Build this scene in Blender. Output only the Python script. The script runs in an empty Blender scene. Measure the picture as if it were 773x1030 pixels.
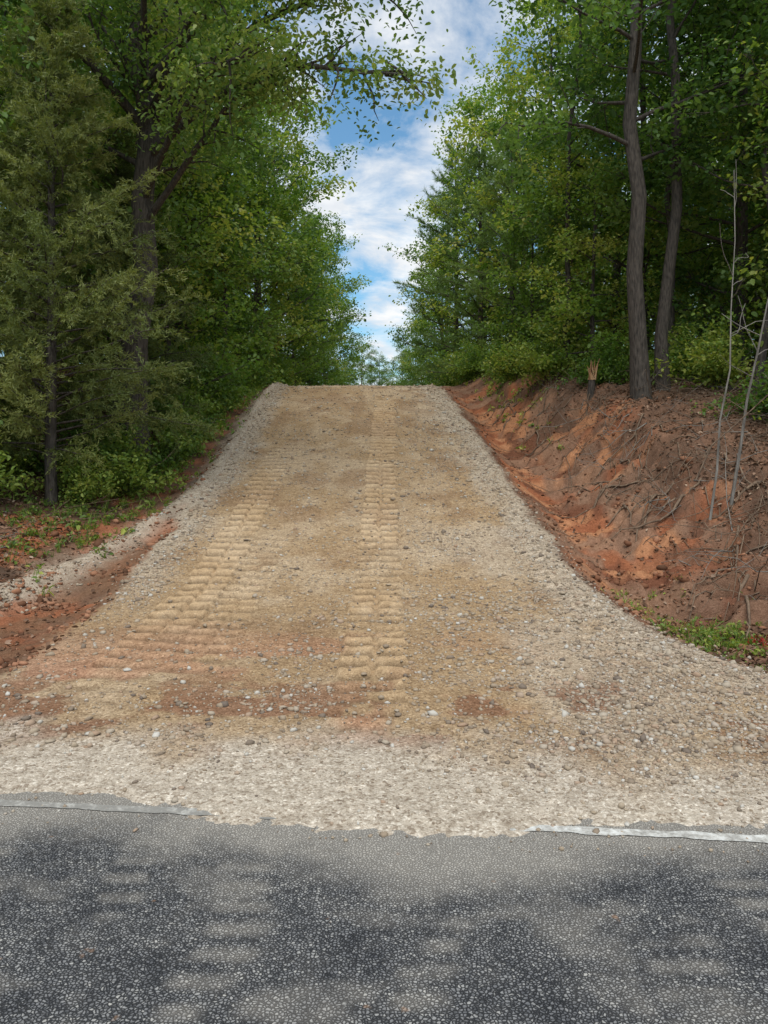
import bpy, math, numpy as np
from mathutils import Vector
rng=np.random.default_rng(7)
scene=bpy.context.scene
F=773.0; HOR=455.0
# ------------------------------------------------------------------ noise
_T=np.random.default_rng(3).random((256,256))
def vnoise(x,y):
    xi=np.floor(x).astype(int); yi=np.floor(y).astype(int)
    fx=x-xi; fy=y-yi
    fx=fx*fx*(3-2*fx); fy=fy*fy*(3-2*fy)
    a=_T[xi&255,yi&255]; b=_T[(xi+1)&255,yi&255]; c=_T[xi&255,(yi+1)&255]; d=_T[(xi+1)&255,(yi+1)&255]
    return (a*(1-fx)+b*fx)*(1-fy)+(c*(1-fx)+d*fx)*fy
def fbm(x,y,o=4,s=0.0):
    x=np.asarray(x,float)+s*17.3; y=np.asarray(y,float)+s*9.1
    r=0;a=.5;t=0
    for i in range(o):
        r=r+a*vnoise(x,y); t+=a; a*=.5; x=x*2.03+11.7; y=y*2.01+5.3
    return r/t
def ss(a,b,x):
    t=np.clip((x-a)/(b-a),0,1); return t*t*(3-2*t)
def gs(x,w): return np.exp(-(x/w)**2)
# ------------------------------------------------------------------ terrain
_yy=np.linspace(-60,600,13201)
_D=np.interp(_yy,[-60,3,5,6.6,8,10,12,14.5,17,20,22,23.5,25,28,35,60,600],[0,0,.01,.04,.12,.45,.92,1.55,2.18,2.95,3.4,3.66,3.82,3.95,4.0,4.0,4.0])
_k=np.exp(-(np.arange(-30,31)/14.)**2); _k/=_k.sum()
_D=np.convolve(np.pad(_D,30,mode='edge'),_k,'valid')
_TR=np.interp(_yy,[-60,3,5,6.5,8,10,12,15,20,25,35,600],[0,0,.02,.14,.50,1.15,1.85,2.88,3.75,4.15,4.3,4.3])
_TR=np.convolve(np.pad(_TR,30,mode='edge'),_k,'valid')
def Dp(y): return np.interp(y,_yy,_D)
def TRp(y): return np.interp(y,_yy,_TR)
def xr(y): return np.interp(y,[3,3.6,4.2,5,5.8,6.6,8,12,23,40],[9,5.5,3.9,2.95,2.5,2.28,2.15,2.05,1.62,1.3])+.14*(fbm(y*1.1,y*0,3,90)-.5)
def xl(y): return np.interp(y,[3,3.6,4.2,5,6.6,8,12,23,40],[-9,-5,-3.2,-2.6,-2.66,-2.74,-2.8,-3.3,-3.6])+.22*(fbm(y*1.1,y*0,3,91)-.5)
def xberm(y): return np.interp(y,[4,5,6,7,8,10,11.5,12.5,14,24],[-6.5,-5.5,-4.75,-4.25,-3.95,-3.5,-3.15,-2.98,-2.95,-3.35])
def roadedge(x): return 3.42-0.10*x
def tracks(x,y):
    h=0; m=0; A=0
    wob=(fbm(x*1.3,y*1.3,2,8)-.5)
    for cx,w,y0,y1,amp,ph in ((-0.08,.245,4.1,24,1.05,0.),(-1.93,.24,4.7,18,1.0,.07),(-1.44,.2,4.9,13,.65,.43),(1.90,.22,5,14,.32,.1),(1.30,.2,3.6,4.9,.7,.0),(1.0,.16,3.7,4.7,.5,.0)):
        c=cx+ (0.02*(y-8) if cx>1 else (-0.012*(y-8) if cx<-1 else 0.006*(y-8)))+.05*(fbm(y*.6,y*0,2,cx+60)-.5)
        u=(x-c)/w+(fbm(x*3,y*3,3,cx+3)-.5)*.35
        ins=ss(1.12,.90,np.abs(u))*ss(y0,y0+1.3,y+.5*(fbm(x*3,y*2,2,cx+9)-.5))*ss(y1,y1-7,y)
        brk=ss(.28,.50,fbm(x*1.2,y*1.2,4,cx+5))
        sp=.25
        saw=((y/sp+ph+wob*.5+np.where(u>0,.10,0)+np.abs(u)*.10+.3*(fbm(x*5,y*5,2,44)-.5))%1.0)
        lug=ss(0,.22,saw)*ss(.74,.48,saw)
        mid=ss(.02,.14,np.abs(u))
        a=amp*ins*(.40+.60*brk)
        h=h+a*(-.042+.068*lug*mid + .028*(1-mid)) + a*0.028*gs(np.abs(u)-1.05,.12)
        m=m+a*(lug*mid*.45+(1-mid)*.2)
        m=m-a*.95*(1-lug)*mid  # colour mask: lug ridges painted as lit, damp grooves as shaded
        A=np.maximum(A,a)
    return h,m,A
def H(x,y,fine=True):
    x=np.asarray(x,float); y=np.asarray(y,float)
    D=Dp(y); XL=xl(y); XR=xr(y)
    er=x-XR; el=XL-x
    act=ss(4.3,7.5,y)
    dep=.34*act*ss(25,19,y)
    tr=TRp(y)+.06*np.clip(er-3,0,60)*act
    wn=(fbm(x*.8,y*.8,3,2)-.5)
    wid=np.interp(y,[8,12,18,24],[4.1,3.5,2.6,1.8])
    up=ss(.6,wid+wn*1.0,er+wn*.6)
    up=.84*up+.16*ss(.66,.80,(er+wn*1.1)/wid)
    zr=D-dep*ss(0,.7,er)
    right=zr*(1-up)+np.maximum(tr,D)*up
    lo=np.interp(el,[0,.3,.55,1.0,1.7,3,8,30,100],[0,-.06,-.10,-.08,.10,.32,.9,2.4,4])
    left=D+lo*act
    xb=xberm(y)
    left=left+.11*gs(x-xb,.2)*ss(5,6.5,y)*(.5+.9*fbm(x*2,y*2,2,4))
    drv=D+.03*(1-((x-(XL+XR)/2)/2.45)**2)*act
    edge=.04*(gs(er+.12,.16)+gs(el+.05,.18)*ss(8,11,y))*act
    z=np.where(er>0,right,np.where(el>0,left,np.maximum(drv,D-.0)))
    z=z+edge
    out=np.maximum(ss(0,.5,er),ss(0,.6,el))
    z=z+out*act*(.20*(fbm(x*1.1,y*1.1,4,1)-.5))
    bank=ss(.5,1.1,er)*ss(4.4,3.2,er)*ss(7,9,y)*ss(24,19,y)
    g=fbm(x*.9+y*.5,y*2.6+x*.8,4,6)
    z=z-bank*.50*np.abs(g-.5)*1.6+bank*.26*(fbm(x*4,y*4,5,9)-.5)
    g2=fbm(x*.7,y*5.5,3,16)
    z=z-bank*.14*ss(.52,.68,g2)
    z=z+(1-out)*(.030*(fbm(x*1.4,y*1.4,3,3)-.5))*ss(3.8,5,y)
    if fine:
        th,_,A=tracks(x,y)
        z=z+.020*(fbm(x*9,y*9,3,5)-.5)*ss(3.5,4.2,y)*(1+2.8*out)*(1-.4*np.clip(A,0,1))
        z=z+th*(1-out)
    pl=ss(-1.4,-.5,x+.4*(fbm(x*3,x*0,2,92)-.5))*ss(1.1,.2,x)
    re=roadedge(x)+.11+.16*(fbm(x*1.6,y*.6,4,12)-.5)-.23*pl+.16*(fbm(x*7,y*7,4,13)-.5)
    k=ss(re-.25,re+.15,y)
    z=np.where(y<8,(z+.014)*k+(-.02)*(1-k)+.012*(fbm(x*25,y*25,2,14)-.5)*ss(4.3,3.8,y)*fine,z)
    return z
# ------------------------------------------------------------------ mesh helper
def mk(name,V,quads=None,tris=None,mats=(),qm=None,tm=None,smooth=False,fattr=None,vcol=None,link=True):
    V=np.asarray(V,np.float32)
    me=bpy.data.meshes.new(name)
    nq=0 if quads is None else len(quads); nt=0 if tris is None else len(tris)
    me.vertices.add(len(V)); me.vertices.foreach_set('co',V.ravel())
    li=[];tot=[]
    if nq: li.append(np.asarray(quads,np.int32).ravel()); tot.append(np.full(nq,4,np.int32))
    if nt: li.append(np.asarray(tris,np.int32).ravel()); tot.append(np.full(nt,3,np.int32))
    li=np.concatenate(li); tot=np.concatenate(tot)
    me.loops.add(len(li)); me.loops.foreach_set('vertex_index',li)
    st=np.concatenate([[0],np.cumsum(tot)[:-1]]).astype(np.int32)
    me.polygons.add(nq+nt); me.polygons.foreach_set('loop_start',st)
    try: me.polygons.foreach_set('loop_total',tot)
    except Exception: pass
    for m in mats: me.materials.append(m)
    mi=np.zeros(nq+nt,np.int32)
    if qm is not None: mi[:nq]=qm
    if tm is not None: mi[nq:]=tm
    me.polygons.foreach_set('material_index',mi)
    if smooth: me.polygons.foreach_set('use_smooth',np.ones(nq+nt,bool))
    if fattr is not None:
        a=me.attributes.new('tint','FLOAT','FACE'); a.data.foreach_set('value',np.asarray(fattr,np.float32))
    if vcol is not None:
        a=me.attributes.new('Col','FLOAT_COLOR','POINT'); a.data.foreach_set('color',np.asarray(vcol,np.float32).ravel())
    me.update(calc_edges=True); me.validate()
    if not link: return me
    ob=bpy.data.objects.new(name,me); scene.collection.objects.link(ob); return ob
# ------------------------------------------------------------------ materials
def newmat(n):
    m=bpy.data.materials.new(n); m.use_nodes=True; nt=m.node_tree; nt.nodes.clear(); return m,nt,nt.nodes,nt.links
def N(nd,t,**k):
    n=nd.new(t)
    for a,b in k.items(): setattr(n,a,b)
    return n
def ramp(nd,stops):
    r=nd.new('ShaderNodeValToRGB'); e=r.color_ramp.elements
    while len(e)<len(stops): e.new(.5)
    for i,(p,c) in enumerate(stops): e[i].position=p; e[i].color=(*c,1)
    return r
def mixc(nd,lk,a,b,f,mode='MIX'):
    m=nd.new('ShaderNodeMix'); m.data_type='RGBA'; m.blend_type=mode
    for s,v in ((0,f),(6,a),(7,b)):
        if isinstance(v,bpy.types.NodeSocket): lk.new(v,m.inputs[s])
        else: m.inputs[s].default_value=v if s==0 else (*v,1)
    return m.outputs[2]
def leafmat(name,stops,trans=.35,rough=.5,spec=.3):
    m,nt,nd,lk=newmat(name)
    at=N(nd,'ShaderNodeAttribute',attribute_name='tint')
    oi=N(nd,'ShaderNodeObjectInfo')
    ad=N(nd,'ShaderNodeMath',operation='MULTIPLY_ADD'); lk.new(oi.outputs['Random'],ad.inputs[0]); ad.inputs[1].default_value=.5; ad.inputs[2].default_value=-.23
    a2=N(nd,'ShaderNodeMath',operation='ADD'); lk.new(ad.outputs[0],a2.inputs[0]); lk.new(at.outputs['Fac'],a2.inputs[1])
    r=ramp(nd,stops); lk.new(a2.outputs[0],r.inputs[0])
    p=N(nd,'ShaderNodeBsdfPrincipled'); lk.new(r.outputs[0],p.inputs['Base Color']); p.inputs['Roughness'].default_value=rough
    p.inputs['Specular IOR Level'].default_value=spec
    t=N(nd,'ShaderNodeBsdfTranslucent'); 
    tc=mixc(nd,lk,r.outputs[0],(1.5,1.55,.65),1.0,'MULTIPLY'); lk.new(tc,t.inputs['Color'])
    mx=N(nd,'ShaderNodeMixShader'); mx.inputs[0].default_value=trans
    lk.new(p.outputs[0],mx.inputs[1]); lk.new(t.outputs[0],mx.inputs[2])
    o=N(nd,'ShaderNodeOutputMaterial'); lk.new(mx.outputs[0],o.inputs[0]); return m
M_oak=leafmat('oak_leaves',[(0,(.045,.10,.027)),(.4,(.10,.185,.05)),(.75,(.175,.265,.072)),(1,(.30,.35,.11))],.4)
M_bright=leafmat('sweetgum_leaves',[(0,(.06,.12,.027)),(.4,(.13,.23,.046)),(.75,(.23,.32,.068)),(1,(.41,.42,.11))],.45)
M_pine=leafmat('pine_needles',[(0,(.06,.115,.035)),(.5,(.14,.23,.065)),(1,(.25,.33,.10))],.3)
M_cedar=leafmat('cedar_foliage',[(0,(.05,.075,.024)),(.5,(.12,.155,.045)),(1,(.24,.26,.08))],.3)
M_weed=leafmat('weed_leaves',[(0,(.08,.14,.03)),(.5,(.18,.27,.05)),(1,(.38,.41,.09))],.35)
M_red=leafmat('red_leaves',[(0,(.2,.01,.01)),(1,(.35,.03,.02))],.3)
M_litter=leafmat('dead_leaves',[(0,(.08,.045,.03)),(.5,(.19,.11,.07)),(.85,(.30,.19,.13)),(1,(.44,.33,.24))],.05,.8,.1)
def barkmat(name,c1,c2,sc=9):
    m,nt,nd,lk=newmat(name)
    tc=N(nd,'ShaderNodeTexCoord'); mp=N(nd,'ShaderNodeMapping'); mp.inputs['Scale'].default_value=(sc,sc,sc*.22); lk.new(tc.outputs['Object'],mp.inputs[0])
    n=N(nd,'ShaderNodeTexNoise'); n.inputs['Scale'].default_value=2; n.inputs['Detail'].default_value=6; lk.new(mp.outputs[0],n.inputs[0])
    r=ramp(nd,[(.3,c1),(.7,c2)]); lk.new(n.outputs[0],r.inputs[0])
    p=N(nd,'ShaderNodeBsdfPrincipled'); p.inputs['Roughness'].default_value=.9; lk.new(r.outputs[0],p.inputs['Base Color'])
    b=N(nd,'ShaderNodeBump'); b.inputs['Strength'].default_value=.8; b.inputs['Distance'].default_value=.04; lk.new(n.outputs[0],b.inputs['Height']); lk.new(b.outputs[0],p.inputs['Normal'])
    o=N(nd,'ShaderNodeOutputMaterial'); lk.new(p.outputs[0],o.inputs[0]); return m
M_bark=barkmat('bark',(.025,.019,.015),(.115,.092,.074),16)
M_pale=barkmat('pale_bark',(.11,.095,.08),(.29,.26,.225))
M_root=barkmat('root_bark',(.09,.055,.035),(.25,.17,.11))
M_split=barkmat('split_wood',(.25,.11,.045),(.5,.32,.17))
def groundmat():
    m,nt,nd,lk=newmat('dirt_and_gravel')
    at=N(nd,'ShaderNodeAttribute',attribute_name='Col')
    tc=N(nd,'ShaderNodeTexCoord')
    n1=N(nd,'ShaderNodeTexNoise'); n1.inputs['Scale'].default_value=14; n1.inputs['Detail'].default_value=9; n1.inputs['Roughness'].default_value=.72; lk.new(tc.outputs['Object'],n1.inputs[0])
    v=N(nd,'ShaderNodeTexVoronoi'); v.inputs['Scale'].default_value=75; lk.new(tc.outputs['Object'],v.inputs[0])
    v2=N(nd,'ShaderNodeTexVoronoi'); v2.inputs['Scale'].default_value=170; lk.new(tc.outputs['Object'],v2.inputs[0])
    r1=ramp(nd,[(.25,(.52,.47,.42)),(.5,(1,1,1)),(.75,(1.3,1.3,1.3))]); lk.new(n1.outputs[0],r1.inputs[0])
    af=N(nd,'ShaderNodeMath',operation='MULTIPLY_ADD'); lk.new(at.outputs['Alpha'],af.inputs[0]); af.inputs[1].default_value=.45; af.inputs[2].default_value=.5
    c=mixc(nd,lk,at.outputs['Color'],r1.outputs[0],af.outputs[0],'MULTIPLY')
    sp=N(nd,'ShaderNodeSeparateColor'); lk.new(v.outputs['Color'],sp.inputs[0])
    r2=ramp(nd,[(0,(.55,.50,.46)),(.3,(.93,.92,.92)),(.75,(1.04,1.04,1.04)),(.9,(1.22,1.25,1.3)),(1,(1.45,1.52,1.6))]); lk.new(sp.outputs[0],r2.inputs[0])
    c=mixc(nd,lk,c,r2.outputs[0],at.outputs['Alpha'],'MULTIPLY')
    sp2=N(nd,'ShaderNodeSeparateColor'); lk.new(v2.outputs['Color'],sp2.inputs[0])
    r3=ramp(nd,[(0,(.68,.65,.62)),(1,(1.3,1.32,1.35))]); lk.new(sp2.outputs[0],r3.inputs[0])
    c=mixc(nd,lk,c,r3.outputs[0],.65,'MULTIPLY')
    p=N(nd,'ShaderNodeBsdfPrincipled'); p.inputs['Roughness'].default_value=.95; p.inputs['Specular IOR Level'].default_value=.1; lk.new(c,p.inputs['Base Color'])
    b=N(nd,'ShaderNodeBump'); b.inputs['Strength'].default_value=.9; b.inputs['Distance'].default_value=.02; lk.new(n1.outputs[0],b.inputs['Height'])
    b2=N(nd,'ShaderNodeBump',invert=True); b2.inputs['Strength'].default_value=.5; b2.inputs['Distance'].default_value=.007; lk.new(v.outputs['Distance'],b2.inputs['Height']); lk.new(b.outputs[0],b2.inputs['Normal'])
    lk.new(b2.outputs[0],p.inputs['Normal'])
    o=N(nd,'ShaderNodeOutputMaterial'); lk.new(p.outputs[0],o.inputs[0]); return m
M_ground=groundmat()
def stonemat(name,stops):
    m,nt,nd,lk=newmat(name)
    at=N(nd,'ShaderNodeAttribute',attribute_name='tint'); r=ramp(nd,stops); lk.new(at.outputs['Fac'],r.inputs[0])
    p=N(nd,'ShaderNodeBsdfPrincipled'); p.inputs['Roughness'].default_value=.85; p.inputs['Specular IOR Level'].default_value=.2; lk.new(r.outputs[0],p.inputs['Base Color'])
    o=N(nd,'ShaderNodeOutputMaterial'); lk.new(p.outputs[0],o.inputs[0]); return m
M_stone=stonemat('gravel_stone',[(0,(.16,.125,.10)),(.2,(.29,.22,.155)),(.45,(.37,.29,.205)),(.7,(.41,.345,.27)),(.85,(.36,.24,.16)),(.93,(.44,.40,.34)),(1,(.55,.51,.45))])
M_clod=stonemat('clay_clod',[(0,(.09,.045,.025)),(.5,(.22,.095,.05)),(1,(.38,.19,.11))])
def asphaltmat():
    m,nt,nd,lk=newmat('chip_seal_asphalt')
    at=N(nd,'ShaderNodeAttribute',attribute_name='Col')
    tc=N(nd,'ShaderNodeTexCoord')
    nz=N(nd,'ShaderNodeTexNoise'); nz.inputs['Scale'].default_value=60; lk.new(tc.outputs['Object'],nz.inputs[0])
    wv=N(nd,'ShaderNodeVectorMath',operation='MULTIPLY_ADD'); lk.new(nz.outputs['Color'],wv.inputs[0]); wv.inputs[1].default_value=(.011,.011,.011); lk.new(tc.outputs['Object'],wv.inputs[2])
    v=N(nd,'ShaderNodeTexVoronoi'); v.inputs['Scale'].default_value=86; lk.new(wv.outputs[0],v.inputs[0])
    ve=N(nd,'ShaderNodeTexVoronoi',feature='DISTANCE_TO_EDGE'); ve.inputs['Scale'].default_value=86; lk.new(wv.outputs[0],ve.inputs[0])
    sp=N(nd,'ShaderNodeSeparateColor'); lk.new(v.outputs['Color'],sp.inputs[0])
    r=ramp(nd,[(0,(.09,.09,.092)),(.35,(.18,.178,.178)),(.8,(.265,.26,.253)),(1,(.40,.385,.355))]); lk.new(sp.outputs[0],r.inputs[0])
    c=mixc(nd,lk,r.outputs[0],(.42,.385,.335),at.outputs['Alpha'])
    re=ramp(nd,[(.05,(0,0,0)),(.22,(1,1,1))]); lk.new(ve.outputs['Distance'],re.inputs[0])
    big=N(nd,'ShaderNodeTexNoise'); big.inputs['Scale'].default_value=3.4; big.inputs['Detail'].default_value=10; big.inputs['Roughness'].default_value=.76; lk.new(tc.outputs['Object'],big.inputs[0])
    rb=ramp(nd,[(.36,(.55,.56,.60)),(.5,(.94,.94,.95)),(.62,(1.25,1.23,1.2))]); lk.new(big.outputs[0],rb.inputs[0])
    dk=mixc(nd,lk,(.026,.026,.028),(.24,.215,.185),at.outputs['Alpha'])
    c=mixc(nd,lk,dk,c,re.outputs[0])
    c2=mixc(nd,lk,c,rb.outputs[0],1.0,'MULTIPLY')
    c=mixc(nd,lk,c2,c,at.outputs['Alpha'])
    mud=N(nd,'ShaderNodeTexNoise'); mud.inputs['Scale'].default_value=7; mud.inputs['Detail'].default_value=3; lk.new(tc.outputs['Object'],mud.inputs[0])
    rm=ramp(nd,[(.70,(0,0,0)),(.75,(1,1,1))]); lk.new(mud.outputs[0],rm.inputs[0])
    c=mixc(nd,lk,c,(.30,.18,.11),rm.outputs[0])
    p=N(nd,'ShaderNodeBsdfPrincipled'); p.inputs['Roughness'].default_value=.6; lk.new(c,p.inputs['Base Color']); p.inputs['Specular IOR Level'].default_value=.35
    b=N(nd,'ShaderNodeBump'); b.inputs['Strength'].default_value=.8; b.inputs['Distance'].default_value=.006; lk.new(re.outputs[0],b.inputs['Height']); lk.new(b.outputs[0],p.inputs['Normal'])
    o=N(nd,'ShaderNodeOutputMaterial'); lk.new(p.outputs[0],o.inputs[0]); return m
M_asph=asphaltmat()
def paintmat():
    m,nt,nd,lk=newmat('worn_white_paint')
    tc=N(nd,'ShaderNodeTexCoord'); n=N(nd,'ShaderNodeTexNoise'); n.inputs['Scale'].default_value=14; n.inputs['Detail'].default_value=9; n.inputs['Roughness'].default_value=.82; lk.new(tc.outputs['Object'],n.inputs[0])
    at=N(nd,'ShaderNodeAttribute',attribute_name='Col')
    ad=N(nd,'ShaderNodeMath',operation='ADD'); lk.new(n.outputs[0],ad.inputs[0]); lk.new(at.outputs['Alpha'],ad.inputs[1])
    r=ramp(nd,[(.42,(.25,.235,.21)),(.52,(.42,.40,.36)),(.64,(.68,.67,.63))]); lk.new(ad.outputs[0],r.inputs[0])
    p=N(nd,'ShaderNodeBsdfPrincipled'); p.inputs['Roughness'].default_value=.7; lk.new(r.outputs[0],p.inputs['Base Color'])
    o=N(nd,'ShaderNodeOutputMaterial'); lk.new(p.outputs[0],o.inputs[0]); return m
M_paint=paintmat()
# ------------------------------------------------------------------ ground sheet
ys=[-60,-30,-15,-6,-2,0,1.5,2.4,2.8]; y=2.9
while y<27: ys.append(y); y+=max(.014,.0034*y)
while y<600: ys.append(y); y+=.05*y
xs=[];x=0
while x<3.2: xs.append(x); x+=.018
while x<8: xs.append(x); x+=.032
while x<400: xs.append(x); x+=.06*x
xs=np.array([-a for a in xs[:0:-1]]+xs); ys=np.array(ys)
X,Y=np.meshgrid(xs,ys); Z=H(X,Y)
nx,ny=len(xs),len(ys)
def gridq(nx,ny):
    i=np.arange(nx-1)[None,:]+nx*np.arange(ny-1)[:,None]
    return np.stack([i,i+1,i+nx+1,i+nx],-1).reshape(-1,4)
def C(r,g,b): return np.array([r,g,b])
def lerp(a,b,t): return a*(1-t[...,None])+b*t[...,None]
er=X-xr(Y); el=xl(Y)-X
sh3=X.shape+(3,)
tan=C(.36,.245,.138); tan2=C(.44,.325,.208); pale=C(.44,.365,.28); red=C(.30,.11,.053); orange=C(.43,.20,.10); brown=C(.16,.088,.055); dark=C(.08,.048,.032); dust=C(.53,.46,.37)
n1=fbm(X*.7,Y*.5,4,20); n2=fbm(X*3,Y*2.2,4,21); n3=fbm(X*.35,Y*.35,3,22)
col=lerp(np.broadcast_to(tan,sh3),tan2,ss(.4,.65,n1*.5+n2*.5))
col=lerp(col,C(.26,.16,.088),ss(.52,.68,fbm(X*1.7,Y*1.1,4,27))*.6)
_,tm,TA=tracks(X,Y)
eg=np.maximum(ss(-.8,-.1,er+(n2-.5)*.9+(n1-.5)*.6),ss(-.6,-.05,el+(n2-.5)*.8)*ss(7,10,Y))
pg=np.maximum(eg,ss(.52,.7,n1)*ss(-.2,1.6,X)*.55)
col=lerp(col,pale,pg*.85)
rs=ss(.44,.58,fbm(X*1.1,Y*1.6,4,30))*ss(7.4,5.2,Y)*ss(3.9,4.4,Y)*ss(1.9,-.6,X)
col=lerp(col,C(.38,.18,.11),rs*.7)
rs2=ss(.53,.63,fbm(X*2.6,Y*3.0,4,35))*ss(6.0,4.9,Y)*ss(4.0,4.3,Y)
col=lerp(col,C(.22,.105,.06),rs2*.75)
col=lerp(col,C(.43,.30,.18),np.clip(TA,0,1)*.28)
col=col*(1+np.clip(tm,-.75,.4)*.66)[...,None]  # lit lugs and shade in the damp track grooves painted into the dirt colour
dd=ss(1.1,.3,Y-roadedge(X)+(n2-.5)*1.0+(n1-.5)*.6)
col=lerp(col,dust,dd*.85)
fr=fbm(X*2.3,Y*2.3,4,31)
bankc=lerp(np.broadcast_to(red,sh3),orange,ss(.42,.60,fbm(X*1.3+Y*.5,Y*3.2,4,33)))
bankc=lerp(bankc,C(.15,.062,.036),ss(.46,.62,fr)*.9)
bankc=lerp(bankc,C(.25,.15,.098),ss(.48,.64,fbm(X*1.6,Y*1.6,3,37))*.8)
lit=lerp(np.broadcast_to(brown,sh3),dark,ss(.4,.6,fr))
wid=np.interp(Y,[8,12,18,24],[3.0,2.8,2.2,1.7])
mred=ss(7.6,9.6,Y+(fr-.5)*4-.8*(er-1))*ss(25,21,Y)*ss(.1,.35,er)*ss(wid*1.05,wid*.70,er+(fr-.5)*2.2)
outr=lerp(lerp(lit,C(.25,.14,.09),np.full(X.shape,.40)),bankc,mred)
col=lerp(col,outr,ss(.0,.22,er+(n2-.5)*.4))
mredl=ss(.42,.52,fbm(X*.9,Y*.9,4,40))*ss(3.4,2.0,el)*ss(14,11,Y)
mredl=np.maximum(mredl,gs(el-.75,.45)*.9*ss(.30,.52,fr)*ss(24,20,Y))
outl=lerp(lit,lerp(np.broadcast_to(red,sh3),brown,ss(.45,.7,fr)),mredl)
outl=lerp(outl,C(.18,.10,.058),ss(1.3,.7,el)*ss(11,9,Y)*ss(.35,.6,n2)*.8)
xb=xberm(Y)
col=lerp(col,outl,ss(.02,.25,el+(n2-.5)*.6)*ss(3.9,4.9,Y+(n2-.5)*.6))
bm=gs(X-xb+(n2-.5)*.3,.28)*ss(4.9,5.8,Y)*(X<0)*ss(.25,.5,n2+gs(X-xb,.2)*.35)
col=lerp(col,pale,np.clip(bm,0,1)*.95)
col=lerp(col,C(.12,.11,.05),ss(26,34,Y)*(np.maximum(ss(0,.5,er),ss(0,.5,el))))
al=np.where((er>.1)|(el>.1),.45,.95-.55*np.clip(TA,0,1))
vc=np.concatenate([col,al[...,None]],-1).reshape(-1,4)
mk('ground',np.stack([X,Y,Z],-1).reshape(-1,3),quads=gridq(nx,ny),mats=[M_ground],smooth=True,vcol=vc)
# ------------------------------------------------------------------ asphalt road
ax=np.concatenate([np.arange(-60,-4,2.),np.arange(-4,4,.02),np.arange(4,61,2.)]); t=np.concatenate([np.linspace(0,2.0,140),np.array([2.5,3,4.5,7])])
AX,T=np.meshgrid(ax,t); AY=roadedge(AX)+.50-T
AZ=np.zeros_like(AX)
dd=AY-roadedge(AX)
du=ss(-.50,-.02,dd+(fbm(AX*2,AY*2,5,50)-.5)*.8+.16*gs(AX+.3,1.2))
for cx,w in ((-.52,.13),(.14,.11),(-.95,.1),(.95,.14),(-1.5,.12),(1.35,.12)):
    pr=ss(1.1,.6,np.abs((AX-cx+.03*np.sin(AY*9))/w))*ss(.1,.45,((AY/.13+cx)%1))*ss(1.,.6,((AY/.13+cx)%1))
    du=np.maximum(du,.50*pr*ss(.34,.6,fbm(AX*3.2,AY*2.6,3,51+cx)))
du=np.maximum(du,.40*ss(.48,.72,fbm(AX*3,AY*5,5,56)))
du=np.clip(du+.25*(fbm(AX*14,AY*14,3,58)-.5),0,.97)
ac=np.zeros(AX.shape+(4,)); ac[...,:3]=C(.36,.335,.30); ac[...,3]=du
mk('asphalt_road',np.stack([AX,AY,AZ],-1).reshape(-1,3),quads=gridq(len(ax),len(t)),mats=[M_asph],vcol=ac.reshape(-1,4))
lx=np.arange(-60,60,.03); ly=roadedge(lx)-.045
w=.031
top=np.stack([lx,ly+w+.025*(fbm(lx*9,lx*0,3,1)-.5),np.full_like(lx,.004)],-1); bot=np.stack([lx,ly-w+.03*(fbm(lx*11,lx*0,3,2)-.5),np.full_like(lx,.004)],-1)
lc=np.zeros((len(lx),4)); lc[:,3]=np.where(lx<0,-.07,.05)
n=len(lx); q=np.stack([np.arange(n-1),np.arange(1,n),n+np.arange(1,n),n+np.arange(n-1)],-1)
mk('road_edge_line',np.concatenate([bot,top]),quads=q,mats=[M_paint],vcol=np.concatenate([lc,lc]))
# ------------------------------------------------------------------ stones
def ico():
    p=(1+5**.5)/2
    v=np.array([(-1,p,0),(1,p,0),(-1,-p,0),(1,-p,0),(0,-1,p),(0,1,p),(0,-1,-p),(0,1,-p),(p,0,-1),(p,0,1),(-p,0,-1),(-p,0,1)],float); v/=np.linalg.norm(v[0])
    f=np.array([(0,11,5),(0,5,1),(0,1,7),(0,7,10),(0,10,11),(1,5,9),(5,11,4),(11,10,2),(10,7,6),(7,1,8),(3,9,4),(3,4,2),(3,2,6),(3,6,8),(3,8,9),(4,9,5),(2,4,11),(6,2,10),(8,6,7),(9,8,1)])
    return v,f
IV,IF=ico()
def rocks(name,P,S,mat,tint,sink=.25):
    n=len(P)
    d=IV[None]*(1+rng.uniform(-.38,.35,(n,12,1)))
    d=d*rng.uniform(.55,1.25,(n,1,3))*np.array([1,1,.7])
    a=rng.uniform(0,6.28,n); ca,sa=np.cos(a),np.sin(a)
    x=d[...,0]*ca[:,None]-d[...,1]*sa[:,None]; y=d[...,0]*sa[:,None]+d[...,1]*ca[:,None]
    d=np.stack([x,y,d[...,2]],-1)*S[:,None,None]
    V=d+P[:,None,:]; V[...,2]+=(S*(.5-sink))[:,None]
    Fc=IF[None]+12*np.arange(n)[:,None,None]
    return mk(name,V.reshape(-1,3),tris=Fc.reshape(-1,3),mats=[mat],fattr=np.repeat(tint,20))
def sample(n,y0,y1,x0,x1,dens,pw=1.4):
    u=rng.random(n); y=(y0**(1-pw)+u*(y1**(1-pw)-y0**(1-pw)))**(1/(1-pw))
    x=rng.uniform(x0,x1,n); k=rng.random(n)<dens(x,y); return x[k],y[k]
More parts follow.
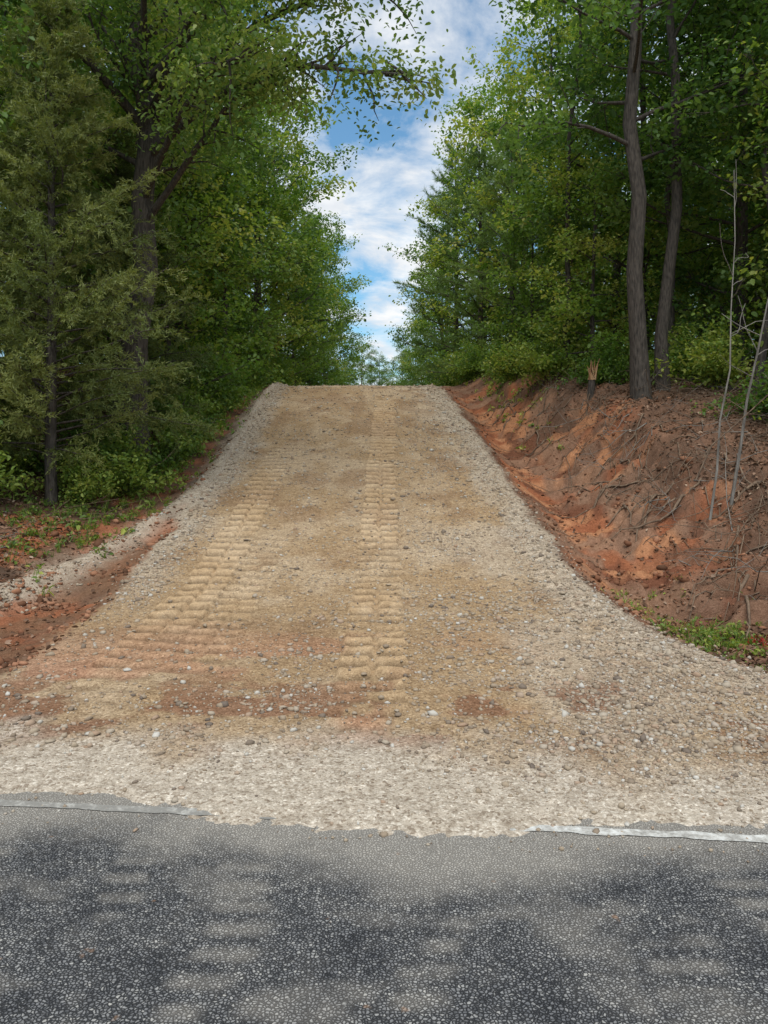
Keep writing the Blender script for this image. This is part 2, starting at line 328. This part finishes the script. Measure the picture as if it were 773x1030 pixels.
def gd(x,y):
    er=x-xr(y); el=xl(y)-x
    e=np.maximum(gs(er+.2,.34),gs(el+.15,.26)*ss(6.5,9,y)+.15*gs(el+.2,.3))*.95
    c=.12+.42*ss(-.2,1.4,x)*ss(.40,.62,fbm(x*1.1,y*.9,3,60))+.22*ss(.45,.7,fbm(x*2,y*2,3,61))
    c=c*(1-.6*ss(-.6,-1.6,x)*ss(12,8,y))
    c=c+.50*gs(y-(roadedge(x)+1.0+.6*(fbm(x*1.5,y,2,62)-.5)),.28)*ss(.42,.60,fbm(x*2.5,y*2.5,3,63))
    c=c+.40*ss(.5,1.9,x)*ss(7,4.5,y)*ss(.3,.55,fbm(x*1.8,y*1.8,3,66))
    c=c*(.12+.88*ss(.15,.7,y-roadedge(x)+.5*(fbm(x*3,y*3,2,64)-.4)))
    d=np.where((er>.0)|(el>.0),e*.6,np.maximum(e,c))
    d=np.maximum(d,gs(x-xberm(y),.24)*.75*(y>5.2)*ss(.3,.55,fbm(x*3,y*3,2,65)))
    d=d*(1-.6*np.clip(tracks(x,y)[2],0,1)*(y<16))
    return np.where(y<roadedge(x)+.05,.03*(y>roadedge(x)-.25),d)
x,y=sample(250000,3.0,26,-5.2,5.5,gd)
S=np.exp(rng.normal(math.log(.0080),.55,len(x))); S=np.clip(S,.003,.031)*(1+.035*np.clip(y-4,0,99))
S=S*np.where(y<4.1,.65,1)
z=H(x,y,True); z=np.where(z<0,0.002,z)
rocks('gravel',np.stack([x,y,z],-1),S,M_stone,rng.random(len(x)),.30)
def cd(x,y):
    er=x-xr(y); el=xl(y)-x
    return np.where(er>.15,.8*ss(4.2,2.8,er)*ss(5,8,y)*ss(.35,.6,fbm(x*2,y*2,3,70)),np.where(el>.1,.7*ss(2.2,1.2,el)*ss(5,6,y)*ss(.4,.6,fbm(x*2,y*2,3,71)),.0))
x,y=sample(60000,5,24,-6,7,cd)
S=np.clip(np.exp(rng.normal(math.log(.014),.58,len(x))),.005,.085)
rocks('clay_clods',np.stack([x,y,H(x,y)],-1),S,M_clod,rng.random(len(x)),.3)
# ------------------------------------------------------------------ plants builder
class B:
    def __init__(s): s.V=[];s.Q=[];s.T=[];s.qm=[];s.tm=[];s.qt=[];s.tt=[];s.n=0
    def tube(s,P,R,k=6,mi=0):
        P=np.asarray(P,float);R=np.asarray(R,float);n=len(P)
        t=np.gradient(P,axis=0); t/=np.linalg.norm(t,axis=1)[:,None]+1e-9
        up=np.array([0,0,1.]) if abs(t[0,2])<.8 else np.array([1.,0,0])
        a=np.cross(t,up); a/=np.linalg.norm(a,axis=1)[:,None]+1e-9; b=np.cross(t,a)
        th=np.arange(k)*2*math.pi/k
        V=P[:,None]+R[:,None,None]*(np.cos(th)[None,:,None]*a[:,None]+np.sin(th)[None,:,None]*b[:,None])
        i=np.arange(n-1)[:,None]*k; j=np.arange(k)[None,:]; j2=(j+1)%k
        q=np.stack([i+j,i+j2,i+k+j2,i+k+j],-1).reshape(-1,4)+s.n
        s.V.append(V.reshape(-1,3)); s.Q.append(q); s.qm.append(np.full(len(q),mi)); s.qt.append(np.full(len(q),.5)); s.n+=n*k
    def leaves(s,Pc,size,tint,up=.6,mi=1,asp=.55,direc=None,fold=.12):
        n=len(Pc)
        nr=rng.normal(0,1,(n,3)); nr[:,2]=np.abs(nr[:,2])*.6+up*1.5; nr/=np.linalg.norm(nr,axis=1)[:,None]
        d=rng.normal(0,1,(n,3)) if direc is None else direc+rng.normal(0,.45,(n,3))
        d-= (d*nr).sum(1)[:,None]*nr; d/=np.linalg.norm(d,axis=1)[:,None]+1e-9
        d[:,2]-=.25; w=np.cross(d,nr)
        L=(size*rng.uniform(.6,1.25,n))[:,None]
        p0=Pc; p1=Pc+d*L
        l1=Pc+d*L*.3+w*L*asp*.5+nr*L*fold; l2=Pc+d*L*.72+w*L*asp*.42+nr*L*fold
        r1=Pc+d*L*.3-w*L*asp*.5+nr*L*fold; r2=Pc+d*L*.72-w*L*asp*.42+nr*L*fold
        V=np.stack([p0,l1,l2,p1,r2,r1],1).reshape(-1,3)
        b=6*np.arange(n)[:,None]+s.n
        q=np.concatenate([b+np.array([[0,1,2,3]]),b+np.array([[0,3,4,5]])])
        s.V.append(V); s.Q.append(q); s.qm.append(np.full(2*n,mi)); s.qt.append(np.tile(tint,2)); s.n+=6*n
    def needles(s,Pc,D,L,W,tint,mi=1):
        n=len(Pc)
        D=D/(np.linalg.norm(D,axis=1)[:,None]+1e-9)
        w=np.cross(D,rng.normal(0,1,(n,3))); w/=np.linalg.norm(w,axis=1)[:,None]+1e-9
        L=(L*rng.uniform(.6,1.2,n))[:,None]
        V=np.stack([Pc-w*W/2,Pc+w*W/2,Pc+D*L],1).reshape(-1,3)
        q=3*np.arange(n)[:,None]+np.array([[0,1,2]])+s.n
        s.V.append(V); s.T.append(q); s.tm.append(np.full(n,mi)); s.tt.append(tint); s.n+=3*n
    def mesh(s,name,mats):
        q=np.concatenate(s.Q) if s.Q else None; t=np.concatenate(s.T) if s.T else None
        return mk(name,np.concatenate(s.V),quads=q,tris=t,mats=mats,qm=np.concatenate(s.qm) if s.Q else None,tm=np.concatenate(s.tm) if s.T else None,
            fattr=np.concatenate((s.qt if s.Q else [])+(s.tt if s.T else [])),link=False)
def curve(p,d,L,n,bend=.15,up=0.):
    P=[np.array(p,float)]; d=np.array(d,float); d/=np.linalg.norm(d)
    for i in range(n-1):
        d=d+rng.normal(0,bend,3)+np.array([0,0,up]); d/=np.linalg.norm(d); P.append(P[-1]+d*L/(n-1))
    return np.array(P)
def at(P,t):
    f=t*(len(P)-1); i=min(int(f),len(P)-2); return P[i]*(1-(f-i))+P[i+1]*(f-i), P[i+1]-P[i]
def foliage_limb(b,P,r,nsec,L2,leafn,ls,spread,asp,t0=.25,up=.6):
    b.tube(P,np.linspace(r,r*.2,len(P)),5)
    for j in range(nsec):
        s=t0+(1-t0)*(j+rng.random())/nsec
        p,d=at(P,min(s,.999)); d=d/np.linalg.norm(d)
        q=d*.7+rng.normal(0,.55,3); q[2]*=.6
        S=curve(p,q,L2*rng.uniform(.6,1.2),5,.18,-.02)
        b.tube(S,np.linspace(r*.32,.004,5),3)
        nc=6; ct=rng.uniform(.0,1.0)
        for c in range(nc):
            pc,dc=at(S,.25+.749*c/(nc-1))
            pc=pc+rng.normal(0,spread*.5,3)
            m=int(leafn*rng.uniform(.5,1.4))
            off=rng.normal(0,spread*.9,(m,3))*np.array([1,1,.5])
            b.leaves(pc+off,ls,np.clip(ct*.65+rng.random(m)*.35+off[:,2]/spread*.08,0,1),up,1,asp)
def broadleaf(name,Ht,R,r0,mats,n1=30,nsec=6,leafn=20,ls=.11,tmin=.12,lean=(0,0),spread=.2,asp=.6,extra=(),kink=.05,low=.6):
    b=B()
    n=12; t=np.linspace(0,1,n)
    T=np.stack([lean[0]*t*Ht+np.cumsum(rng.normal(0,kink,n))*Ht*.06,lean[1]*t*Ht+np.cumsum(rng.normal(0,kink,n))*Ht*.06,t*Ht-.3],-1); T[:,:2]-=T[0,:2]
    b.tube(T,r0*(1-t)**.7*(1+.35*np.exp(-t*25))+.01,10)
    az=rng.random()*6
    for i in range(n1):
        s=tmin+(.98-tmin)*(i+rng.random()*.8)/n1
        p,_=at(T,s); az+=2.4+rng.normal(0,.3)
        prof=(low+(1-low)*min(1,(s-tmin)/.3))*math.sqrt(max(.05,1-((s-.35)/.68)**2)) if s>.35 else low+(1-low)*(s-tmin)/max(.01,.35-tmin)
        L=R*prof*rng.uniform(.6,1.3)
        el=-.05+.95*s+rng.normal(0,.15)
        d=[math.cos(az)*math.cos(el),math.sin(az)*math.cos(el),math.sin(el)]
        P=curve(p,d,L,7,.13,.02)
        foliage_limb(b,P,max(.015,r0*.33*(1-s)+.012),max(3,int(nsec*(.5+L/R*.6))),L*.32+.35,leafn,ls,spread,asp)
    for s,v,r,L2 in extra:
        p,_=at(T,s); v=np.array(v,float); L=np.linalg.norm(v); n=11
        tt=np.linspace(0,1,n)[:,None]; P=p+v*tt+np.array([0,0,1.])*np.sin(tt*math.pi)*L*.10+np.cumsum(rng.normal(0,.045,(n,3)),0)*L*.25*tt
        foliage_limb(b,P,r,int(L*4.4),L2,leafn,ls,spread,asp,.3)
    return b.mesh(name,mats)
def pine(name,Ht,R,r0,mats,nb=55,tmin=.25):
    b=B(); n=10;t=np.linspace(0,1,n)
    T=np.stack([np.cumsum(rng.normal(0,.03,n))*Ht*.05,np.cumsum(rng.normal(0,.03,n))*Ht*.05,t*Ht-.3],-1); T[:,:2]-=T[0,:2]
    b.tube(T,r0*(1-t)**.8+.012,8); az=0
    for i in range(nb):
        s=tmin+(.99-tmin)*(i+rng.random()*.5)/nb; p,_=at(T,s); az+=2.4+rng.normal(0,.3)
        L=R*(1-s*.0)*min(1,(1.02-s)/.55)**.8*rng.uniform(.7,1.1)
        el=-.1+.75*s
        P=curve(p,[math.cos(az)*math.cos(el),math.sin(az)*math.cos(el),math.sin(el)],L,6,.08,.05)
        b.tube(P,np.linspace(.02+.03*(1-s),.006,6),4)
        ns=int(5+L*4); ct=rng.uniform(.2,.8)
        for j in range(ns):
            pp,d=at(P,min(.999,.2+.8*(j+rng.random())/ns)); d=d/np.linalg.norm(d)
            q=d+rng.normal(0,.6,3); q[2]=q[2]*.4+.15; l2=rng.uniform(.25,.6)
            S=curve(pp,q,l2,3,.1,.05); b.tube(S,[.008,.006,.004],3)
            for c in range(4):
                pc,dc=at(S,min(.999,.3+.7*c/3)); dc=dc/np.linalg.norm(dc)
                m=16; D=rng.normal(0,.75,(m,3))+dc*.9+np.array([0,0,.25])
                b.needles(np.repeat(pc[None],m,0)+rng.normal(0,.02,(m,3)),D,.19,.017,np.clip(ct*.5+rng.random(m)*.5,0,1))
    return b.mesh(name,mats)
def cedar(name,Ht,R,r0,mats,nb=130,tmin=.06):
    b=B(); n=10;t=np.linspace(0,1,n)
    T=np.stack([np.cumsum(rng.normal(0,.03,n))*.3,np.cumsum(rng.normal(0,.03,n))*.3,t*Ht-.2],-1); T[:,:2]-=T[0,:2]
    b.tube(T,r0*(1-t)**.8+.01,7); az=0
    for i in range(nb):
        s=tmin+(.99-tmin)*(i+rng.random()*.5)/nb; p,_=at(T,s); az+=2.4+rng.normal(0,.3)
        L=R*(min(1,(1.03-s)/.75)**.8)*rng.uniform(.45,1.2)*(.65+.35*min(1,s/.2))
        el=.15+.5*s
        P=curve(p,[math.cos(az)*math.cos(el),math.sin(az)*math.cos(el),math.sin(el)],L,6,.12,-.02)
        b.tube(P,np.linspace(.018,.004,6),4); ct=rng.uniform(.0,1.)
        ns=int(9+L*11)
        for j in range(ns):
            pp,d=at(P,min(.999,.2+.8*(j+rng.random())/ns)); d=d/np.linalg.norm(d)
            q=d*.8+rng.normal(0,.6,3); q[2]=q[2]*.7; q/=np.linalg.norm(q)
            l=rng.uniform(.18,.45); m=38
            tt=rng.random(m)**.8
            Pc=pp+q*l*tt[:,None]+np.array([0,0,-.12])*(tt**2)[:,None]*l*2+rng.normal(0,.02,(m,3))
            D=q*.8+rng.normal(0,.6,(m,3))
            b.needles(Pc,D,.07,.016,np.clip(ct*.5+rng.random(m)*.35+tt*.15,0,1))
    return b.mesh(name,mats)
def shrub(name,Ht,R,mats,nst=9,nsec=7,leafn=9,ls=.09,asp=.55,spread=.14,up=.6):
    b=B()
    for i in range(nst):
        a=rng.random()*6.28; el=rng.uniform(.5,1.4)
        P=curve([rng.normal(0,.1),rng.normal(0,.1),-.1],[math.cos(a)*math.cos(el),math.sin(a)*math.cos(el),math.sin(el)],rng.uniform(.6,1)*math.hypot(Ht*math.sin(el),R*math.cos(el)),7,.12,.0)
        foliage_limb(b,P,.014,nsec,.3*R+.15,leafn,ls,spread,asp,.15,up)
    return b.mesh(name,mats)
def put(name,me,x,y,rot=None,sc=1.,dz=0.,parent=None):
    o=bpy.data.objects.new(name,me); scene.collection.objects.link(o)
    z=float(H(np.array([x]),np.array([y]),False)[0])
    o.location=(x,y,z+dz); o.rotation_euler=(0,0,rng.random()*6.28 if rot is None else rot); o.scale=(sc,sc,sc*rng.uniform(.95,1.08))
    if parent: o.parent=parent
    return o
me=broadleaf('oak_hero',13,3.2,.25,[M_bark,M_oak],n1=26,nsec=8,leafn=18,ls=.088,tmin=.38,asp=.52,kink=.10,
    extra=[(.42,(4.4,-3.2,.3),.085,1.0),(.46,(4.4,-2.6,.9),.085,1.0),(.5,(4.2,-3.6,.6),.08,1.0),(.36,(2.5,-3.4,1.2),.07,.9),(.45,(-3.2,-3,1.8),.09,1.0),(.55,(3.2,-1.2,2.0),.07,1.0),
      (.47,(3.2,-4.2,.5),.06,1.0),(.5,(1.5,-4.4,1.2),.07,1.0),(.33,(2.8,-1.8,1.6),.07,.9)])
put('oak_tree',me,-4.4,13.6,0,1)
me_c=cedar('cedar_a',7.4,2.1,.085,[M_bark,M_cedar],nb=150,tmin=.12)
put('cedar_tree',me_c,-4.9,11.4,0,1)
me_c2=cedar('cedar_b',6.0,1.7,.07,[M_bark,M_cedar],nb=105)
put('cedar_tree',me_c2,-6.5,11.2,1,1.05)
put('cedar_tree',me_c2,-5.2,15.0,2,1.0)
me_r=broadleaf('oak_r',15,3.3,.16,[M_bark,M_oak],n1=26,nsec=7,leafn=12,ls=.12,tmin=.30,lean=(.03,0),asp=.55,low=.7,kink=.10)
put('oak_tree',me_r,5.0,15.0,0,1)
me_r2=broadleaf('oak_r2',15,2.8,.12,[M_bark,M_oak],n1=20,nsec=6,leafn=11,ls=.12,tmin=.36,lean=(.05,0),low=.6,kink=.10)
put('oak_tree',me_r2,5.6,15.5,0,1)
vA=broadleaf('bl_a',12,3.0,.14,[M_bark,M_oak],n1=34,nsec=7,leafn=13,ls=.125,tmin=.08,low=.75)
vB=broadleaf('bl_b',11,2.7,.12,[M_bark,M_bright],n1=34,nsec=7,leafn=13,ls=.125,tmin=.07,low=.75)
vC=broadleaf('bl_c',7,2.2,.08,[M_bark,M_bright],n1=24,nsec=6,leafn=12,ls=.115,tmin=.06,low=.9)
vD=broadleaf('bl_d',11,1.5,.065,[M_bark,M_oak],n1=17,nsec=5,leafn=9,ls=.115,tmin=.30,low=.6,kink=.14)
pA=pine('pine_a',14,2.6,.15,[M_bark,M_pine],nb=62,tmin=.15)
pB=pine('pine_b',10,2.3,.12,[M_bark,M_pine],nb=56,tmin=.08)
sA=shrub('shrub_a',1.6,1.2,[M_bark,M_weed],leafn=9,ls=.09)
sB=shrub('shrub_b',1.2,1.1,[M_bark,M_bright],leafn=10,ls=.075)
for n_,m_,x,y,s in [('sweetgum_tree',vB,-6.2,18.5,.95),('sweetgum_tree',vC,-5.2,18.6,1),('oak_tree',vA,-7.5,16.5,1),('sweetgum_tree',vB,-6.0,22,1.05),('sweetgum_tree',vC,-5.3,21,1),
  ('oak_tree',vA,-5.6,26,1.1),('oak_tree',vA,-7.2,24,1.1),('sweetgum_tree',vC,-5.5,25,1),('sweetgum_tree',vB,-5.1,31,1.15),('oak_tree',vA,-5.2,37,1.2),('sweetgum_tree',vC,-5.0,30,1.1),
  ('pine_tree',pA,-5.0,43,1.0),('sweetgum_tree',vC,-4.3,37,1.15),('sweetgum_tree',vB,-4.6,49,1.1),('sweetgum_tree',vC,-4.2,44,1.1),('sweetgum_tree',vC,-4.1,53,1.2),('oak_tree',vA,-4.8,60,1.1),
  ('sweetgum_tree',vC,-8.5,12.2,1),('oak_tree',vA,-9.6,10,.9),('sweetgum_tree',vC,-7.2,13.8,1.0),
  ('oak_tree',vD,-5.8,12.8,1.0),('oak_tree',vD,-7.2,12.2,1.0),('oak_tree',vD,-4.9,16.4,1.0),('oak_tree',vD,-5.0,20,1.1),('oak_tree',vD,-4.8,23,1.1),
  ('pine_tree',pB,3.7,30,1.0),('pine_tree',pB,4.2,25.5,.85),('sweetgum_tree',vB,4.6,35,1.15),('pine_tree',pB,3.5,38,1.2),('sweetgum_tree',vC,5.0,21,.95),('sweetgum_tree',vC,4.9,18.2,.75),
  ('sweetgum_tree',vB,6.6,19.5,1),('oak_tree',vA,7.2,24,1),('sweetgum_tree',vC,4.4,23,.7),('oak_tree',vA,8.0,17.5,1.0),('sweetgum_tree',vC,8.6,14.6,1.0),('oak_tree',vA,10.2,15.5,1.1),
  ('oak_tree',vA,10.0,11.0,1.0),('sweetgum_tree',vB,5.9,27,1.15),('sweetgum_tree',vB,6.0,33,1.1),('sweetgum_tree',vC,3.3,44,1.2),('oak_tree',vA,4.2,50,1.1),('sweetgum_tree',vC,3.6,56,1.2),
  ('oak_tree',vD,6.9,14.4,1.1),('oak_tree',vD,7.6,15.3,1.0),('oak_tree',vD,7.2,12.4,.9),('oak_tree',vD,6.2,17,1.1),('oak_tree',vD,4.5,19.5,1.0)]:
    put(n_,m_,x,y,sc=s)
E=bpy.data.objects.new('forest_trees',None); scene.collection.objects.link(E)
var=[vA,vB,vA,vC,vB,pB]
for side in (-1,1):
    for i in range(34):
        yy=rng.uniform(9,66); xx=side*(9.8+rng.random()**1.2*(6+yy*.25))
        put('background_tree',var[rng.integers(0,6)],xx,yy,sc=rng.uniform(.9,1.25),parent=E)
for i in range(22):
    put('background_tree',var[rng.integers(0,4)],-11+22*(i+rng.random())/22,rng.uniform(68,88),sc=rng.uniform(.55,.72),parent=E)
for x,y,s,m in [(-4.1,12.4,.8,sA),(-4.4,13.0,1.0,sB),(-3.9,14.4,.8,sA),(-5.8,10.9,.8,sA),(-4.4,16,1.1,sB),(-4.5,18,1.1,sA),(-4.6,20,1.1,sB),(-4.7,22,1,sA),(-4.8,24,1,sB),(-4.6,26.5,1,sA),
    (-6.9,10.4,.9,sB),(-4.6,11.6,.55,sA),(-5.9,12.4,.9,sA),
    (3.7,21,1.0,sB),(3.5,23,.9,sA),(3.2,25,1,sB),(4.2,19,1,sA),(4.9,17.2,.9,sB),(6.6,15.2,1,sA),(6.6,13.0,1.0,sB),(7.2,11.6,1.0,sA),(8.0,12,1.1,sA),(6.0,16.4,1.2,sB),(3.2,28,1.2,sA),(3.1,32,1.2,sB),(-4.6,30,1.3,sB),(-4.7,35,1.3,sA)]:
    put('shrub',m,x,y,sc=s)
def weedpatch(name,cx,cy,rx,ry,n,h,mat):
    b=B(); x=rng.normal(cx,rx,n); y=rng.normal(cy,ry,n); z=H(x,y)
    for k in range(n):
        m=rng.integers(4,9); P=np.array([x[k],y[k],z[k]])+rng.normal(0,.02,(m,3))*np.array([1,1,.2])
        D=rng.normal(0,.5,(m,3)); D[:,2]=1
        b.needles(P,D,h,.012,rng.random(m),0)
        m2=rng.integers(2,6); P2=np.array([x[k],y[k],z[k]+h*.4])+rng.normal(0,.04,(m2,3))*np.array([1,1,.6]); b.leaves(P2,h*.5,rng.random(m2),.6,0,.5)
    me=b.mesh(name,[mat]); o=bpy.data.objects.new(name,me); scene.collection.objects.link(o)
weedpatch('weeds',3.25,7.6,.24,.38,170,.10,M_weed); weedpatch('weeds',3.0,8.6,.2,.4,50,.08,M_weed); weedpatch('weeds',2.85,6.5,.14,.3,40,.06,M_weed)
weedpatch('weeds',-4.5,10.6,.5,.9,200,.13,M_weed); weedpatch('grass',-4.0,16,.3,3,400,.18,M_weed); weedpatch('grass',-4.3,22,.3,3,400,.22,M_weed); weedpatch('weeds',3.3,22,.3,2.5,150,.2,M_weed)
weedpatch('red_leaf_plant',3.5,7.2,.06,.06,10,.08,M_red)
b=B()
def ld(x,y):
    er=x-xr(y); el=xl(y)-x
    wid=np.interp(y,[8,12,18,24],[3.1,2.9,2.3,1.8])
    cl=ss(.3,.55,fbm(x*2.5,y*2.5,3,77))
    return np.where(er>0,.95*np.maximum(ss(wid*.75,wid*1.05,er),cl*.7*ss(9.5,7.2,y)*ss(.3,.9,er)+.10*cl),np.where(el>0,.9*ss(1.0,1.9,el)*(.3+.7*cl)+.05,0))*ss(4.5,6.5,y)
x,y=sample(220000,5,26,-9.5,9.5,ld)
b.leaves(np.stack([x,y,H(x,y)+.012],-1),.06,rng.random(len(x)),.7,0,.6)
o=bpy.data.objects.new('leaf_litter',b.mesh('leaf_litter',[M_litter])); scene.collection.objects.link(o)
b=B()
for i in range(560):
    if rng.random()<.85: y=rng.uniform(8.0,19); x=float(xr(y))+rng.uniform(2.0,5)
    else: x=rng.uniform(-7,-4.3); y=rng.uniform(8,16)
    a=rng.random()*6.28; L=rng.uniform(.3,1.7); n=6
    P=curve([0,0,0],[math.cos(a),math.sin(a),rng.uniform(-.1,.45)],L,n,.14); P[:,0]+=x;P[:,1]+=y
    P[:,2]=np.maximum(P[:,2],0)+H(P[:,0],P[:,1],False)*.7+.3*H(np.array([x]),np.array([y]),False)[0]+.02
    r=rng.uniform(.003,.011); mi=int(rng.random()<.7); b.tube(P,np.linspace(r,.002,n),5,mi)
    for k in range(rng.integers(0,4)):
        p,d=at(P,rng.uniform(.2,.9)); q=d/np.linalg.norm(d)+rng.normal(0,.5,3); q[2]=abs(q[2]); b.tube(curve(p,q,L*.35,4,.15),np.linspace(r*.6,.0015,4),4,mi)
o=bpy.data.objects.new('fallen_branches',b.mesh('fallen_branches',[M_pale,M_root])); scene.collection.objects.link(o)
b=B()
for i in range(110):
    y=rng.uniform(8.5,20); wd=float(np.interp(y,[8,12,18,24],[3.2,2.8,2.3,1.8])); e=rng.uniform(wd*.55,wd*1.1); x=float(xr(y))+e; L=rng.uniform(.4,1.8); a=rng.normal(-2.1,.7)
    n=9; t=np.linspace(0,1,n); px=x+np.cos(a)*L*t+np.cumsum(rng.normal(0,.03,n)); py=y+np.sin(a)*L*t+np.cumsum(rng.normal(0,.03,n))
    b.tube(np.stack([px,py,H(px,py)+.01+.09*np.sin(t*math.pi)*rng.random()],-1),np.linspace(rng.uniform(.006,.026),.003,n),6)
o=bpy.data.objects.new('exposed_roots',b.mesh('exposed_roots',[M_root])); scene.collection.objects.link(o)
b=B(); n=7;t=np.linspace(0,1,n)
b.tube(np.stack([.03*t,0*t,-.3+.5*t],-1),.075-.02*t,9,1)
for k in range(9):
    a=k*.7; P=np.stack([.03+.045*math.cos(a)+.06*t*rng.normal(),.045*math.sin(a)+0*t,.15+rng.uniform(.15,.42)*t],-1); b.tube(P,np.linspace(.028,.003,n),4,0)
me=b.mesh('stump',[M_split,M_bark]); put('broken_tree_stump',me,4.35,16.3,0,1.25,.03)
def sapling(name,pts,r,mat,nb=8):
    b=B(); P=np.array(pts,float); b.tube(P,np.linspace(r,r*.25,len(P)),6)
    for k in range(nb):
        p,d=at(P,rng.uniform(.3,.98)); q=rng.normal(0,.7,3); q[2]=abs(q[2])*.6+.2
        S=curve(p,q,rng.uniform(.3,.9),6,.15); b.tube(S,np.linspace(r*.3,.003,6),4)
    o=bpy.data.objects.new(name,b.mesh(name,[mat])); scene.collection.objects.link(o)
def W(u,v,d): return ((u-384)/F*d,d,1.6+(HOR-v)/F*d)
sapling('bare_sapling',[W(710,520,9.3),W(717,470,9.3),W(720,420,9.3),W(730,370,9.35),W(731,310,9.4),W(735,240,9.5),W(734,170,9.6)],.016,M_pale)
sapling('bare_sapling',[W(731,505,9.6),W(740,450,9.6),W(747,400,9.5),W(758,350,9.4),W(768,300,9.3),W(790,230,9.2)],.022,M_pale,5)
sapling('bare_sapling',[W(696,480,9),W(712,445,9),W(735,425,8.9),W(768,395,8.8),W(800,380,8.7)],.012,M_root,6)
# ------------------------------------------------------------------ light
w=bpy.data.worlds.new('World'); scene.world=w; w.use_nodes=True; nd=w.node_tree.nodes; lk=w.node_tree.links; nd.clear()
SE,SR=math.radians(64),math.radians(180)
sky=N(nd,'ShaderNodeTexSky',sky_type='NISHITA'); sky.sun_disc=False; sky.sun_elevation=SE; sky.sun_rotation=SR; sky.ozone_density=2.0
tc=N(nd,'ShaderNodeTexCoord'); sx=N(nd,'ShaderNodeSeparateXYZ'); lk.new(tc.outputs['Generated'],sx.inputs[0])
zz=N(nd,'ShaderNodeMath',operation='ADD'); lk.new(sx.outputs[2],zz.inputs[0]); zz.inputs[1].default_value=.22
dx=N(nd,'ShaderNodeMath',operation='DIVIDE'); lk.new(sx.outputs[0],dx.inputs[0]); lk.new(zz.outputs[0],dx.inputs[1])
dy=N(nd,'ShaderNodeMath',operation='DIVIDE'); lk.new(sx.outputs[1],dy.inputs[0]); lk.new(zz.outputs[0],dy.inputs[1])
cb=N(nd,'ShaderNodeCombineXYZ'); lk.new(dx.outputs[0],cb.inputs[0]); lk.new(dy.outputs[0],cb.inputs[1])
cn=N(nd,'ShaderNodeTexNoise'); cn.inputs['Scale'].default_value=3.8; cn.inputs['Detail'].default_value=9; cn.inputs['Roughness'].default_value=.62; cn.inputs['Distortion'].default_value=.3; lk.new(cb.outputs[0],cn.inputs[0])
cr=ramp(nd,[(.38,(0,0,0)),(.61,(1,1,1))]); lk.new(cn.outputs[0],cr.inputs[0])
cn2=N(nd,'ShaderNodeTexNoise'); cn2.inputs['Scale'].default_value=7; cn2.inputs['Detail'].default_value=6; lk.new(cb.outputs[0],cn2.inputs[0])
cc=ramp(nd,[(.35,(5.2,5.5,5.9)),(.65,(6.7,6.8,6.85))]); lk.new(cn2.outputs[0],cc.inputs[0])
skc=mixc(nd,lk,sky.outputs[0],(.8,1.12,1.15),1.0,'MULTIPLY')
mc=mixc(nd,lk,skc,cc.outputs[0],cr.outputs[0])
bg=N(nd,'ShaderNodeBackground'); bg.inputs[1].default_value=.15; lk.new(mc,bg.inputs[0])
wo=N(nd,'ShaderNodeOutputWorld'); lk.new(bg.outputs[0],wo.inputs[0])
sl=bpy.data.lights.new('sun','SUN'); sl.energy=2.8; sl.angle=math.radians(48); sl.color=(1,.955,.88)
so=bpy.data.objects.new('sun',sl); scene.collection.objects.link(so)
dv=Vector((math.sin(SR)*math.cos(SE),math.cos(SR)*math.cos(SE),math.sin(SE)))
so.rotation_euler=(-dv).to_track_quat('-Z','Y').to_euler()
# ------------------------------------------------------------------ camera
cam=bpy.data.cameras.new('camera'); co=bpy.data.objects.new('camera',cam); scene.collection.objects.link(co)
cam.sensor_fit='VERTICAL'; cam.sensor_height=24; cam.lens=F/1024*24; cam.shift_y=-(512-HOR)/1024; cam.clip_end=2000; cam.clip_start=.05
co.location=(0,0,1.6); co.rotation_euler=(math.radians(90),0,0); scene.camera=co
scene.view_settings.view_transform='Standard'; scene.view_settings.look='None'; scene.view_settings.exposure=0
